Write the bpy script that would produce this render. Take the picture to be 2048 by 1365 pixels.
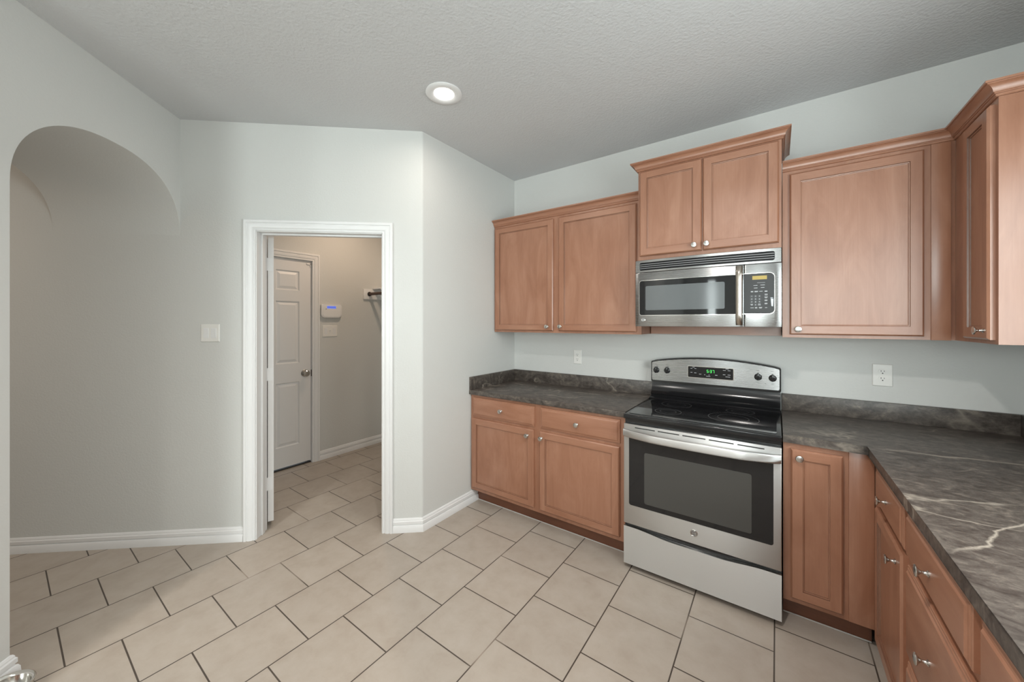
import bpy, bmesh, math, random
from math import radians as R, sin, cos, pi
from mathutils import Vector, Matrix

for o in list(bpy.data.objects):
    bpy.data.objects.remove(o, do_unlink=True)
S = bpy.context.scene
COL = S.collection

# ------------------------------------------------------------------ camera, world, lights, exposure
CAM_H = 1.4548
YAW = 0.6221
FPX = 739.395
cam_d = bpy.data.cameras.new('camera')
cam_d.sensor_width = 36.0
cam_d.lens = 36.0 * FPX / 2048.0
cam_d.shift_y = -(682.5 - 645.385) / 2048.0
cam_d.clip_start = 0.02
cam = bpy.data.objects.new('camera', cam_d)
cam.location = (0, 0, CAM_H)
cam.rotation_euler = (pi / 2, 0, YAW)
COL.objects.link(cam)
S.camera = cam

W = bpy.data.worlds.new('daylight')
S.world = W
W.use_nodes = True
wn = W.node_tree.nodes
wn['Background'].inputs['Color'].default_value = (0.80, 0.92, 1.0, 1)
wn['Background'].inputs['Strength'].default_value = 1.0

vs = S.view_settings
vs.view_transform = 'Standard'
vs.look = 'None'
vs.gamma = 1.0
vs.use_curve_mapping = False
vs.exposure = 0.06

H = 2.7906            # ceiling
YW = 2.8494           # stove wall
XR = 0.959            # right wall
XL = -2.015           # return wall beside the left base cabinet
XB = -3.93            # laundry far wall
YB = -4.4             # rear wall behind the camera


def area(name, loc, rot, sx, sy, power, color, shape='RECTANGLE', spread=180):
    d = bpy.data.lights.new(name, 'AREA')
    d.shape = shape
    d.size = sx
    d.size_y = sy
    d.energy = power
    d.color = color
    d.spread = R(spread)
    o = bpy.data.objects.new(name, d)
    o.location = loc
    o.rotation_euler = rot
    COL.objects.link(o)
    return o


DAY = (0.89, 0.985, 0.98)
PW = dict(rear=158.0, side=43.5, can=3.3, cans=22.5, laundry=8.8, hall=11.8)
# daylight through the rear windows and the sink window on the right wall (window_1 .. window_3)
area('daylight_rear', (-0.95, YB - 0.052, 1.45), (R(90), 0, 0), 0.37, 1.93, PW['rear'] * 0.22, DAY)
area('daylight_rear', (0.51, YB - 0.052, 1.40), (R(90), 0, 0), 0.81, 2.03, PW['rear'] * 0.78, DAY)
area('daylight_side', (XR + 0.052, 0.95, 1.66), (R(90), 0, R(90)), 1.35, 1.11, PW['side'], DAY)
WARM = (0.91, 0.86, 0.81)
HALLW = (1.0, 0.83, 0.68)
LAUNDRYW = (1.0, 0.76, 0.56)
CAN_XY = (-1.578, 1.52)
CANS = [CAN_XY, (-0.36, 0.50), (-1.55, -1.3), (0.1, -2.2)]

# ------------------------------------------------------------------ materials


def new_mat(name):
    m = bpy.data.materials.new(name)
    m.use_nodes = True
    nt = m.node_tree
    b = nt.nodes['Principled BSDF']
    return m, nt, b


def N(nt, typ, **kw):
    n = nt.nodes.new(typ)
    for k, v in kw.items():
        setattr(n, k, v)
    return n


def plain(name, col, rough=0.5, metal=0.0, spec=0.5, coat=0.0):
    m, nt, b = new_mat(name)
    b.inputs['Base Color'].default_value = (*col, 1)
    b.inputs['Roughness'].default_value = rough
    b.inputs['Metallic'].default_value = metal
    b.inputs['Specular IOR Level'].default_value = spec
    b.inputs['Coat Weight'].default_value = coat
    return m


def emit(name, col, strength):
    m, nt, b = new_mat(name)
    b.inputs['Base Color'].default_value = (*[c * 0.3 for c in col], 1)
    b.inputs['Emission Color'].default_value = (*col, 1)
    b.inputs['Emission Strength'].default_value = strength
    return m


def ramp(nt, stops):
    r = N(nt, 'ShaderNodeValToRGB')
    el = r.color_ramp.elements
    while len(el) > 1:
        el.remove(el[-1])
    el[0].position = stops[0][0]
    el[0].color = (*stops[0][1], 1)
    for p, c in stops[1:]:
        e = el.new(p)
        e.color = (*c, 1)
    return r


def paint(name, col, bump, scale, rough=0.75):
    m, nt, b = new_mat(name)
    tc = N(nt, 'ShaderNodeNewGeometry')
    n1 = N(nt, 'ShaderNodeTexNoise')
    n1.inputs['Scale'].default_value = scale
    n1.inputs['Detail'].default_value = 3
    nt.links.new(tc.outputs['Position'], n1.inputs['Vector'])
    bp = N(nt, 'ShaderNodeBump')
    bp.inputs['Strength'].default_value = bump
    bp.inputs['Distance'].default_value = 0.004
    nt.links.new(n1.outputs['Fac'], bp.inputs['Height'])
    nt.links.new(bp.outputs['Normal'], b.inputs['Normal'])
    n2 = N(nt, 'ShaderNodeTexNoise')
    n2.inputs['Scale'].default_value = 1.3
    nt.links.new(tc.outputs['Position'], n2.inputs['Vector'])
    r = ramp(nt, [(0.3, tuple(c * 0.975 for c in col)), (0.7, col)])
    nt.links.new(n2.outputs['Fac'], r.inputs['Fac'])
    nt.links.new(r.outputs['Color'], b.inputs['Base Color'])
    b.inputs['Roughness'].default_value = rough
    b.inputs['Specular IOR Level'].default_value = 0.25
    return m


M_WALL = paint('wall_paint', (0.662, 0.666, 0.648), 0.22, 95)
M_CEIL = paint('ceiling_paint', (0.635, 0.645, 0.655), 0.75, 75)
M_TRIM = plain('white_trim', (0.80, 0.80, 0.80), 0.35)
M_DOORW = plain('white_door', (0.76, 0.75, 0.74), 0.42)
M_PLATE = plain('white_plate', (0.80, 0.79, 0.76), 0.35)
M_SLOT = plain('dark_slot', (0.03, 0.03, 0.03), 0.6)
M_CAULK = plain('white_caulk', (0.70, 0.70, 0.68), 0.6)


def tile_mat():
    m, nt, b = new_mat('floor_tile')
    g = N(nt, 'ShaderNodeNewGeometry')
    sx = N(nt, 'ShaderNodeSeparateXYZ')
    nt.links.new(g.outputs['Position'], sx.inputs[0])

    def madd(out, add):
        a = N(nt, 'ShaderNodeMath', operation='ADD')
        nt.links.new(out, a.inputs[0])
        a.inputs[1].default_value = add
        return a.outputs[0]
    u = madd(sx.outputs['Y'], -2.0 + 0.333 * 60)
    v = madd(sx.outputs['X'], 0.01 + 0.3475 * 40)
    cx = N(nt, 'ShaderNodeCombineXYZ')
    nt.links.new(u, cx.inputs[0])
    nt.links.new(v, cx.inputs[1])
    br = N(nt, 'ShaderNodeTexBrick')
    br.offset = 0.5
    br.offset_frequency = 2
    br.squash = 1.0
    br.inputs['Scale'].default_value = 1.0
    br.inputs['Brick Width'].default_value = 0.333
    br.inputs['Row Height'].default_value = 0.3475
    br.inputs['Mortar Size'].default_value = 0.0031
    br.inputs['Mortar Smooth'].default_value = 0.15
    br.inputs['Bias'].default_value = 0.0
    br.inputs['Color1'].default_value = (0.0, 0.0, 0.0, 1)
    br.inputs['Color2'].default_value = (1.0, 1.0, 1.0, 1)
    nt.links.new(cx.outputs[0], br.inputs['Vector'])
    n1 = N(nt, 'ShaderNodeTexNoise')
    n1.inputs['Scale'].default_value = 9
    n1.inputs['Detail'].default_value = 8
    n1.inputs['Roughness'].default_value = 0.65
    n1.inputs['Distortion'].default_value = 0.2
    nt.links.new(g.outputs['Position'], n1.inputs['Vector'])
    r = ramp(nt, [(0.22, TILE_A), (0.5, TILE_B), (0.80, TILE_C)])
    nt.links.new(n1.outputs['Fac'], r.inputs['Fac'])
    # each tile a touch lighter or darker
    tone = N(nt, 'ShaderNodeMapRange')
    tone.inputs['To Min'].default_value = 0.95
    tone.inputs['To Max'].default_value = 1.04
    nt.links.new(br.outputs['Color'], tone.inputs['Value'])
    mul = N(nt, 'ShaderNodeVectorMath', operation='SCALE')
    nt.links.new(r.outputs['Color'], mul.inputs[0])
    nt.links.new(tone.outputs[0], mul.inputs['Scale'])
    # grout: mostly dark with pale unstained stretches
    n2 = N(nt, 'ShaderNodeTexNoise')
    n2.inputs['Scale'].default_value = 1.7
    n2.inputs['Detail'].default_value = 2
    nt.links.new(g.outputs['Position'], n2.inputs['Vector'])
    gr = ramp(nt, [(0.34, (0.40, 0.33, 0.27)), (0.42, (0.085, 0.068, 0.055)), (1.0, (0.06, 0.048, 0.04))])
    nt.links.new(n2.outputs['Fac'], gr.inputs['Fac'])
    mx = N(nt, 'ShaderNodeMix', data_type='RGBA')
    nt.links.new(br.outputs['Fac'], mx.inputs['Factor'])
    nt.links.new(mul.outputs[0], mx.inputs['A'])
    nt.links.new(gr.outputs['Color'], mx.inputs['B'])
    nt.links.new(mx.outputs['Result'], b.inputs['Base Color'])
    inv = N(nt, 'ShaderNodeMath', operation='SUBTRACT')
    inv.inputs[0].default_value = 1.0
    nt.links.new(br.outputs['Fac'], inv.inputs[1])
    bp = N(nt, 'ShaderNodeBump')
    bp.inputs['Strength'].default_value = 0.6
    bp.inputs['Distance'].default_value = 0.002
    nt.links.new(inv.outputs[0], bp.inputs['Height'])
    bp2 = N(nt, 'ShaderNodeBump')
    bp2.inputs['Strength'].default_value = 0.08
    bp2.inputs['Distance'].default_value = 0.002
    nt.links.new(n1.outputs['Fac'], bp2.inputs['Height'])
    nt.links.new(bp.outputs['Normal'], bp2.inputs['Normal'])
    nt.links.new(bp2.outputs['Normal'], b.inputs['Normal'])
    b.inputs['Roughness'].default_value = 0.42
    b.inputs['Specular IOR Level'].default_value = 0.35
    return m


TILE_A = (0.385, 0.325, 0.272)
TILE_B = (0.435, 0.380, 0.325)
TILE_C = (0.475, 0.425, 0.375)
M_TILE = tile_mat()


def wood(name, dark, mid, light, horizontal=False):
    m, nt, b = new_mat(name)
    tc = N(nt, 'ShaderNodeTexCoord')
    oi = N(nt, 'ShaderNodeObjectInfo')
    off = N(nt, 'ShaderNodeVectorMath', operation='ADD')
    mulr = N(nt, 'ShaderNodeMath', operation='MULTIPLY')
    mulr.inputs[1].default_value = 17.0
    nt.links.new(oi.outputs['Random'], mulr.inputs[0])
    nt.links.new(tc.outputs['Object'], off.inputs[0])
    nt.links.new(mulr.outputs[0], off.inputs[1])
    mp = N(nt, 'ShaderNodeMapping')
    mp.inputs['Scale'].default_value = (2.2, 9, 9) if horizontal else (9, 9, 2.2)
    nt.links.new(off.outputs[0], mp.inputs['Vector'])
    n1 = N(nt, 'ShaderNodeTexNoise')      # maple blotch
    n1.inputs['Scale'].default_value = 1.1
    n1.inputs['Detail'].default_value = 5
    n1.inputs['Roughness'].default_value = 0.6
    n1.inputs['Distortion'].default_value = 0.8
    nt.links.new(mp.outputs[0], n1.inputs['Vector'])
    mp2 = N(nt, 'ShaderNodeMapping')
    mp2.inputs['Scale'].default_value = (3, 160, 160) if horizontal else (160, 160, 3)
    nt.links.new(off.outputs[0], mp2.inputs['Vector'])
    n2 = N(nt, 'ShaderNodeTexNoise')      # fine grain
    n2.inputs['Scale'].default_value = 1.0
    n2.inputs['Detail'].default_value = 2
    nt.links.new(mp2.outputs[0], n2.inputs['Vector'])
    mixf = N(nt, 'ShaderNodeMath', operation='MULTIPLY_ADD')
    mixf.inputs[1].default_value = 0.16
    nt.links.new(n2.outputs['Fac'], mixf.inputs[0])
    sc = N(nt, 'ShaderNodeMath', operation='MULTIPLY')
    sc.inputs[1].default_value = 0.84
    nt.links.new(n1.outputs['Fac'], sc.inputs[0])
    nt.links.new(sc.outputs[0], mixf.inputs[2])
    r = ramp(nt, [(0.30, dark), (0.5, mid), (0.70, light)])
    nt.links.new(mixf.outputs[0], r.inputs['Fac'])
    nt.links.new(r.outputs['Color'], b.inputs['Base Color'])
    b.inputs['Roughness'].default_value = 0.33
    b.inputs['Specular IOR Level'].default_value = 0.75
    return m


WD, WM, WL = (0.285, 0.122, 0.068), (0.345, 0.160, 0.095), (0.405, 0.205, 0.130)
M_WOOD = wood('maple_stain', WD, WM, WL)
M_WOODH = wood('maple_stain_rail', WD, WM, WL, True)
M_GROOVE = wood('maple_stain_groove', tuple(c * 0.5 for c in WD), tuple(c * 0.5 for c in WM), tuple(c * 0.5 for c in WL))  # darker wood tone for the stepped faces of the door grooves
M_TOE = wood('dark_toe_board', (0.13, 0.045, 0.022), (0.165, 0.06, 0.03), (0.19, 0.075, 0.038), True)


def counter_mat():
    m, nt, b = new_mat('laminate_stone')
    g = N(nt, 'ShaderNodeNewGeometry')

    def noise(scale_xyz, rot, scale, detail, rough, dist):
        mp = N(nt, 'ShaderNodeMapping')
        mp.inputs['Rotation'].default_value = rot
        mp.inputs['Scale'].default_value = scale_xyz
        nt.links.new(g.outputs['Position'], mp.inputs['Vector'])
        n = N(nt, 'ShaderNodeTexNoise')
        n.inputs['Scale'].default_value = scale
        n.inputs['Detail'].default_value = detail
        n.inputs['Roughness'].default_value = rough
        n.inputs['Distortion'].default_value = dist
        nt.links.new(mp.outputs[0], n.inputs['Vector'])
        return n.outputs['Fac']

    def math_(op, a, b_):
        n = N(nt, 'ShaderNodeMath', operation=op)
        for i, v in enumerate((a, b_)):
            if isinstance(v, float):
                n.inputs[i].default_value = v
            elif v is not None:
                nt.links.new(v, n.inputs[i])
        return n.outputs[0]
    cloud = noise((1.0, 1.5, 1.4), (0.25, 0.2, R(-35)), 9.0, 8, 0.66, 1.7)
    fibre = noise((12.0, 34.0, 26.0), (0.2, 0.3, R(-40)), 1.0, 7, 0.72, 1.4)
    mott = noise((1, 1, 1), (0, 0, 0), 38.0, 6, 0.75, 1.2)
    s_ = math_('ADD', math_('MULTIPLY', cloud, 0.46), math_('MULTIPLY', fibre, 0.30))
    s_ = math_('ADD', s_, math_('MULTIPLY', mott, 0.24))
    r = ramp(nt, [(0.38, (0.028, 0.021, 0.018)), (0.465, (0.062, 0.050, 0.043)), (0.525, (0.094, 0.079, 0.068)), (0.585, (0.150, 0.125, 0.104)), (0.66, (0.26, 0.215, 0.17))])
    nt.links.new(s_, r.inputs['Fac'])
    # a few thin pale veins
    v1 = noise((1.0, 1.7, 1.6), (0.4, 0.1, R(28)), 0.95, 5, 0.55, 0.35)
    ab = math_('ABSOLUTE', math_('SUBTRACT', v1, 0.5), None)
    vr = ramp(nt, [(0.0, (1, 1, 1)), (0.0035, (0.5, 0.5, 0.5)), (0.010, (0, 0, 0))])
    nt.links.new(ab, vr.inputs['Fac'])
    mk = noise((1, 1, 1), (0, 0, 0), 2.6, 3, 0.5, 0.0)
    mr = ramp(nt, [(0.50, (0, 0, 0)), (0.64, (0.75, 0.75, 0.75))])
    nt.links.new(mk, mr.inputs['Fac'])
    f = math_('MULTIPLY', vr.outputs['Color'], mr.outputs['Color'])
    # two longer veins of the slab, at their own places on the right worktop
    sp = N(nt, 'ShaderNodeSeparateXYZ')
    nt.links.new(g.outputs['Position'], sp.inputs[0])

    def vein(p, q, width, wob, fade):
        L = math.hypot(q[0] - p[0], q[1] - p[1])
        ux, uy = (q[0] - p[0]) / L, (q[1] - p[1]) / L
        X = math_('SUBTRACT', sp.outputs['X'], p[0])
        Y = math_('SUBTRACT', sp.outputs['Y'], p[1])
        al = math_('ADD', math_('MULTIPLY', X, ux), math_('MULTIPLY', Y, uy))
        ac = math_('ADD', math_('MULTIPLY', X, -uy), math_('MULTIPLY', Y, ux))
        wv = noise((1, 1, 1), (0, 0, 0), 4.5, 6, 0.5, 0.3)
        ac = math_('ADD', ac, math_('MULTIPLY', math_('SUBTRACT', wv, 0.5), wob))
        w = math_('SUBTRACT', 1.0, math_('DIVIDE', math_('ABSOLUTE', ac, None), width))
        w = math_('MAXIMUM', w, 0.0)
        e = math_('MULTIPLY', math_('SUBTRACT', L + 0.05, al), 9.0)
        e = math_('MULTIPLY', math_('MINIMUM', math_('MAXIMUM', math_('MULTIPLY', math_('ADD', al, 0.02), 9.0), 0.0), 1.0), math_('MINIMUM', math_('MAXIMUM', e, 0.0), 1.0))
        return math_('MULTIPLY', math_('MULTIPLY', w, e), fade)
    f = math_('MULTIPLY', f, math_('MULTIPLY', fibre, 1.4))
    f = math_('MAXIMUM', f, vein((0.346, 1.307), (0.66, 1.86), 0.0058, 0.13, 0.7))
    f = math_('MAXIMUM', f, vein((0.345, 2.185), (0.95, 2.315), 0.012, 0.09, 0.45))
    mx = N(nt, 'ShaderNodeMix', data_type='RGBA')
    nt.links.new(f, mx.inputs['Factor'])
    nt.links.new(r.outputs['Color'], mx.inputs['A'])
    mx.inputs['B'].default_value = (0.46, 0.40, 0.33, 1)
    nt.links.new(mx.outputs['Result'], b.inputs['Base Color'])
    b.inputs['Roughness'].default_value = 0.40
    b.inputs['Specular IOR Level'].default_value = 0.55
    bp = N(nt, 'ShaderNodeBump')
    bp.inputs['Strength'].default_value = 0.12
    bp.inputs['Distance'].default_value = 0.002
    nt.links.new(mott, bp.inputs['Height'])
    nt.links.new(bp.outputs['Normal'], b.inputs['Normal'])
    return m


M_COUNTER = counter_mat()


def brushed(name, col, rough, vertical=False):
    m, nt, b = new_mat(name)
    tc = N(nt, 'ShaderNodeTexCoord')
    mp = N(nt, 'ShaderNodeMapping')
    mp.inputs['Scale'].default_value = (400, 400, 2) if vertical else (2, 60, 400)
    nt.links.new(tc.outputs['Object'], mp.inputs['Vector'])
    n = N(nt, 'ShaderNodeTexNoise')
    n.inputs['Scale'].default_value = 1
    n.inputs['Detail'].default_value = 2
    nt.links.new(mp.outputs[0], n.inputs['Vector'])
    mr = N(nt, 'ShaderNodeMapRange')
    mr.inputs['To Min'].default_value = rough - 0.015
    mr.inputs['To Max'].default_value = rough + 0.02
    nt.links.new(n.outputs['Fac'], mr.inputs['Value'])
    nt.links.new(mr.outputs[0], b.inputs['Roughness'])
    b.inputs['Base Color'].default_value = (*col, 1)
    b.inputs['Metallic'].default_value = 1.0
    b.inputs['Anisotropic'].default_value = 0.85
    b.inputs['Anisotropic Rotation'].default_value = 0.25
    tg = N(nt, 'ShaderNodeTangent', direction_type='RADIAL', axis='Z')
    nt.links.new(tg.outputs[0], b.inputs['Tangent'])
    return m


M_STEEL = brushed('brushed_steel', (0.62, 0.62, 0.615), 0.42)
M_STEEL_DIM = brushed('brushed_steel_dimmed', (0.37, 0.37, 0.368), 0.27)  # same steel, darkened in colour against too bright reflections
M_CHROME = plain('satin_nickel', (0.58, 0.565, 0.54), 0.24, 1.0)
M_BAR = plain('steel_bar_room_tint', (0.46, 0.42, 0.37), 0.22, 1.0)  # steel handle with the room's brownish reflection put into its colour
M_POLISH = plain('polished_steel', (0.74, 0.72, 0.69), 0.12, 1.0)
M_BLACK = plain('black_enamel', (0.012, 0.012, 0.013), 0.14, 0, 0.5)
M_BLACKM = plain('black_plastic', (0.018, 0.018, 0.019), 0.45)
M_GLASS = plain('black_glass', (0.012, 0.012, 0.013), 0.05, 0, 0.45)
M_WINDOW = plain('screened_oven_glass', (0.055, 0.055, 0.052), 0.08, 0, 0.6)
M_MWIN = plain('screened_microwave_glass', (0.13, 0.14, 0.145), 0.12, 0, 0.45)
M_RING = plain('burner_ring_grey', (0.11, 0.11, 0.115), 0.2)
M_MARK = plain('pale_print', (0.55, 0.56, 0.58), 0.5)
M_MARKD = plain('dark_print', (0.10, 0.10, 0.10), 0.5)
M_KEY = plain('key_tone', (0.05, 0.052, 0.056), 0.35)
M_AMBER = emit('amber_display', (0.62, 0.47, 0.12), 0.55)
M_GREEN = emit('green_digits', (0.10, 0.95, 0.16), 1.6)
M_BLUE = emit('blue_display', (0.16, 0.24, 0.95), 0.75)
M_BULB = emit('lamp_lens', (1.0, 0.95, 0.88), 9.0)
M_ROD = plain('dark_wood_rod', (0.05, 0.022, 0.012), 0.4)
M_GLZ = emit('daylit_window_glass', (0.86, 0.95, 1.0), 0.4)
M_IRON = plain('grey_emblem', (0.16, 0.16, 0.17), 0.4, 0.6)

# ------------------------------------------------------------------ mesh helpers


def link(name, me, mats, parent=None, smooth=True, angle=35):
    if not isinstance(mats, (list, tuple)):
        mats = [mats]
    for m in mats:
        me.materials.append(m)
    if smooth:
        me.polygons.foreach_set('use_smooth', [True] * len(me.polygons))
        me.set_sharp_from_angle(angle=R(angle))
    o = bpy.data.objects.new(name, me)
    COL.objects.link(o)
    if parent is not None:
        o.parent = parent
    return o


def obj(name, bm, mats, parent=None, smooth=True, angle=35, recalc=True):
    if recalc:
        bmesh.ops.recalc_face_normals(bm, faces=bm.faces)
    me = bpy.data.meshes.new(name)
    bm.to_mesh(me)
    bm.free()
    return link(name, me, mats, parent, smooth, angle)


def tag(o, label, cat, group=None):
    o['label'] = label
    o['category'] = cat
    if group:
        o['group'] = group
    return o


def thing(name, label, cat, loc=(0, 0, 0), rz=0.0, group=None):
    o = bpy.data.objects.new(name, None)
    o.empty_display_size = 0.05
    o.location = loc
    o.rotation_euler = (0, 0, rz)
    COL.objects.link(o)
    return tag(o, label, cat, group)


def struct(o):
    o['kind'] = 'structure'
    return o


def frame_empty(name, loc, rz):
    o = bpy.data.objects.new(name, None)
    o.empty_display_size = 0.05
    o.location = loc
    o.rotation_euler = (0, 0, rz)
    COL.objects.link(o)
    o['kind'] = 'structure'
    return o


def box(bm, x0, x1, y0, y1, z0, z1, bev=0.0, seg=2, mi=0):
    vs_ = [bm.verts.new(p) for p in ((x0, y0, z0), (x1, y0, z0), (x1, y1, z0), (x0, y1, z0),
                                     (x0, y0, z1), (x1, y0, z1), (x1, y1, z1), (x0, y1, z1))]
    fs = []
    for q in ((3, 2, 1, 0), (4, 5, 6, 7), (0, 1, 5, 4), (1, 2, 6, 5), (2, 3, 7, 6), (3, 0, 4, 7)):
        f = bm.faces.new([vs_[i] for i in q])
        f.material_index = mi
        fs.append(f)
    if bev > 0:
        es = list({e for f in fs for e in f.edges})
        r = bmesh.ops.bevel(bm, geom=es, offset=bev, offset_type='OFFSET', segments=seg, profile=0.5, affect='EDGES', clamp_overlap=True)
        for f in r['faces']:
            f.material_index = mi
    return vs_


def prism(bm, pts, map0, map1, mi=0):
    """extrude a closed 2-D outline between two placements"""
    a = [bm.verts.new(map0(p)) for p in pts]
    b = [bm.verts.new(map1(p)) for p in pts]
    n = len(pts)
    f1 = bm.faces.new(a)
    f2 = bm.faces.new(b[::-1])
    fs = [f1, f2]
    for i in range(n):
        j = (i + 1) % n
        fs.append(bm.faces.new((a[j], a[i], b[i], b[j])))
    for f in fs:
        f.material_index = mi
    return fs


def rrect(x0, x1, z0, z1, r, n=6):
    if not isinstance(r, (list, tuple)):
        r = (r, r, r, r)           # bl, br, tr, tl
    out = []
    for (cx, cz, a0, rr) in ((x0, z0, 180, r[0]), (x1, z0, 270, r[1]), (x1, z1, 0, r[2]), (x0, z1, 90, r[3])):
        sx = 1 if cx == x0 else -1
        sz = 1 if cz == z0 else -1
        if rr <= 0:
            out.append((cx, cz))
            continue
        for k in range(n + 1):
            a = R(a0 + 90 * k / n)
            out.append((cx + sx * rr + rr * cos(a), cz + sz * rr + rr * sin(a)))
    return out


def plate(bm, pts, y0, y1, mi=0):
    return prism(bm, pts, lambda p: (p[0], y0, p[1]), lambda p: (p[0], y1, p[1]), mi)


def rings(bm, x0, x1, z0, z1, prof, back=None, mi=0):
    """nested rectangles (inset, y); closes the last one, and the back of the first"""
    loops = []
    for ins, y in prof:
        loops.append([bm.verts.new(p) for p in ((x0 + ins, y, z0 + ins), (x1 - ins, y, z0 + ins), (x1 - ins, y, z1 - ins), (x0 + ins, y, z1 - ins))])
    for a, b in zip(loops, loops[1:]):
        for i in range(4):
            j = (i + 1) % 4
            bm.faces.new((a[i], a[j], b[j], b[i])).material_index = mi
    bm.faces.new(loops[-1]).material_index = mi
    bm.faces.new(loops[0][::-1]).material_index = mi
    return loops


def lathe(bm, prof, axis='y', origin=(0, 0, 0), n=24, mi=0):
    """prof: (radius, height along the axis)"""
    ox, oy, oz = origin
    ls = []
    for r, h in prof:
        l = []
        if r < 1e-6:
            p = {'y': (ox, oy + h, oz), 'z': (ox, oy, oz + h), 'x': (ox + h, oy, oz)}[axis]
            l = [bm.verts.new(p)]
        else:
            for k in range(n):
                a = 2 * pi * k / n
                c, s = r * cos(a), r * sin(a)
                p = {'y': (ox + c, oy + h, oz + s), 'z': (ox + c, oy + s, oz + h), 'x': (ox + h, oy + c, oz + s)}[axis]
                l.append(bm.verts.new(p))
        ls.append(l)
    for a, b in zip(ls, ls[1:]):
        if len(a) == 1 and len(b) == 1:
            continue
        for k in range(n):
            j = (k + 1) % n
            if len(a) == 1:
                f = bm.faces.new((a[0], b[j], b[k]))
            elif len(b) == 1:
                f = bm.faces.new((a[k], a[j], b[0]))
            else:
                f = bm.faces.new((a[k], a[j], b[j], b[k]))
            f.material_index = mi
    for l, rev in ((ls[0], True), (ls[-1], False)):
        if len(l) > 1:
            bm.faces.new(l[::-1] if rev else l).material_index = mi


def sweep(bm, path, prof, mp, pre=None, post=None, mi=0):
    """sweep a closed profile (offset to the right of travel, height) along a 2-D path with mitred corners"""
    n = len(path)
    P = [Vector(p) for p in path]

    def dirn(a, b):
        return (b - a).normalized()
    loops = []
    for i in range(n):
        d0 = dirn(P[i - 1], P[i]) if i > 0 else (dirn(Vector(pre), P[0]) if pre else dirn(P[0], P[1]))
        d1 = dirn(P[i], P[i + 1]) if i < n - 1 else (dirn(P[-1], Vector(post)) if post else d0)
        n0 = Vector((d0.y, -d0.x))
        n1 = Vector((d1.y, -d1.x))
        m = (n0 + n1).normalized()
        k = 1.0 / max(0.2, m.dot(n1))
        loops.append([bm.verts.new(mp(P[i].x + m.x * k * o, P[i].y + m.y * k * o, h)) for o, h in prof])
    c = len(prof)
    for a, b in zip(loops, loops[1:]):
        for i in range(c):
            j = (i + 1) % c
            bm.faces.new((a[i], a[j], b[j], b[i])).material_index = mi
    bm.faces.new(loops[0][::-1]).material_index = mi
    bm.faces.new(loops[-1]).material_index = mi


def tube(bm, pts, r, n=10, mi=0):
    ls = []
    P = [Vector(p) for p in pts]
    for i, p in enumerate(P):
        d = (P[min(i + 1, len(P) - 1)] - P[max(i - 1, 0)]).normalized()
        up = Vector((0, 0, 1)) if abs(d.z) < 0.9 else Vector((1, 0, 0))
        a = d.cross(up).normalized()
        b = d.cross(a)
        ls.append([bm.verts.new(p + a * r * cos(2 * pi * k / n) + b * r * sin(2 * pi * k / n)) for k in range(n)])
    for a, b in zip(ls, ls[1:]):
        for k in range(n):
            j = (k + 1) % n
            bm.faces.new((a[k], a[j], b[j], b[k])).material_index = mi
    bm.faces.new(ls[0][::-1]).material_index = mi
    bm.faces.new(ls[-1]).material_index = mi


def slice_x(bm, x0, x1, n):
    for k in range(1, n):
        x = x0 + (x1 - x0) * k / n
        bmesh.ops.bisect_plane(bm, geom=list(bm.verts) + list(bm.edges) + list(bm.faces), plane_co=(x, 0, 0), plane_no=(1, 0, 0), dist=1e-6)


def bow_y(bm, w, bow, dz=0.0, zref=None):
    for v in bm.verts:
        k = 1 - ((v.co.x - w / 2) / (w / 2)) ** 2
        v.co.y -= bow * max(0.0, k)


def text_bm(bm, s, size, x, z, y, shear=0.0, depth=0.0006, mi=0, align='CENTER'):
    cu = bpy.data.curves.new('lettering', 'FONT')
    cu.body = s
    cu.size = size
    cu.shear = shear
    cu.align_x = align
    cu.align_y = 'CENTER'
    cu.extrude = depth
    cu.resolution_u = 2
    o = bpy.data.objects.new('lettering', cu)
    COL.objects.link(o)
    dg = bpy.context.evaluated_depsgraph_get()
    me = bpy.data.meshes.new_from_object(o.evaluated_get(dg))
    tmp = bmesh.new()
    tmp.from_mesh(me)
    bmesh.ops.transform(tmp, matrix=Matrix.Translation((x, y, z)) @ Matrix.Rotation(pi / 2, 4, 'X'), verts=tmp.verts)
    base = [bm.verts.new(v.co) for v in tmp.verts]
    tmp.verts.index_update()
    for f in tmp.faces:
        try:
            bm.faces.new([base[v.index] for v in f.verts]).material_index = mi
        except ValueError:
            pass
    tmp.free()
    bpy.data.objects.remove(o, do_unlink=True)
    bpy.data.meshes.remove(me)
    bpy.data.curves.remove(cu)


# ------------------------------------------------------------------ the setting
AD = R(41.3)                                   # wall with the laundry door, seen nearly square on
C = Vector((XL, 1.735, 0))
dD = Vector((-cos(AD), -sin(AD), 0))           # along that wall, to the left
bD = Vector((-sin(AD), cos(AD), 0))            # into that wall
WT = 0.12
TA = 1.563                                     # where the arch wall meets it
A0 = C + dD * TA
AA = R(-46.3)
dA = Vector((cos(AA), sin(AA), 0))             # along the arch wall, towards the camera
bA = Vector((-dA.y * -1, 0, 0))
bA = Vector((sin(AA), -cos(AA), 0))            # into the arch wall (away from the kitchen)
if bA.dot(dD) < 0:
    bA = -bA
AT = 0.75                                      # depth of the arched passage
AEND = 1.62
E1 = A0 + dA * AEND

# floor and ceiling
bm = bmesh.new()
box(bm, -6.2, XR + 0.15, YB - 0.15, YW + 0.35, -0.1, 0.0)
struct(obj('floor', bm, M_TILE, smooth=False))
bm = bmesh.new()
box(bm, -6.2, XR + 0.15, YB - 0.15, YW + 0.35, H, H + 0.1)
struct(obj('ceiling', bm, M_CEIL, smooth=False))

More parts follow.
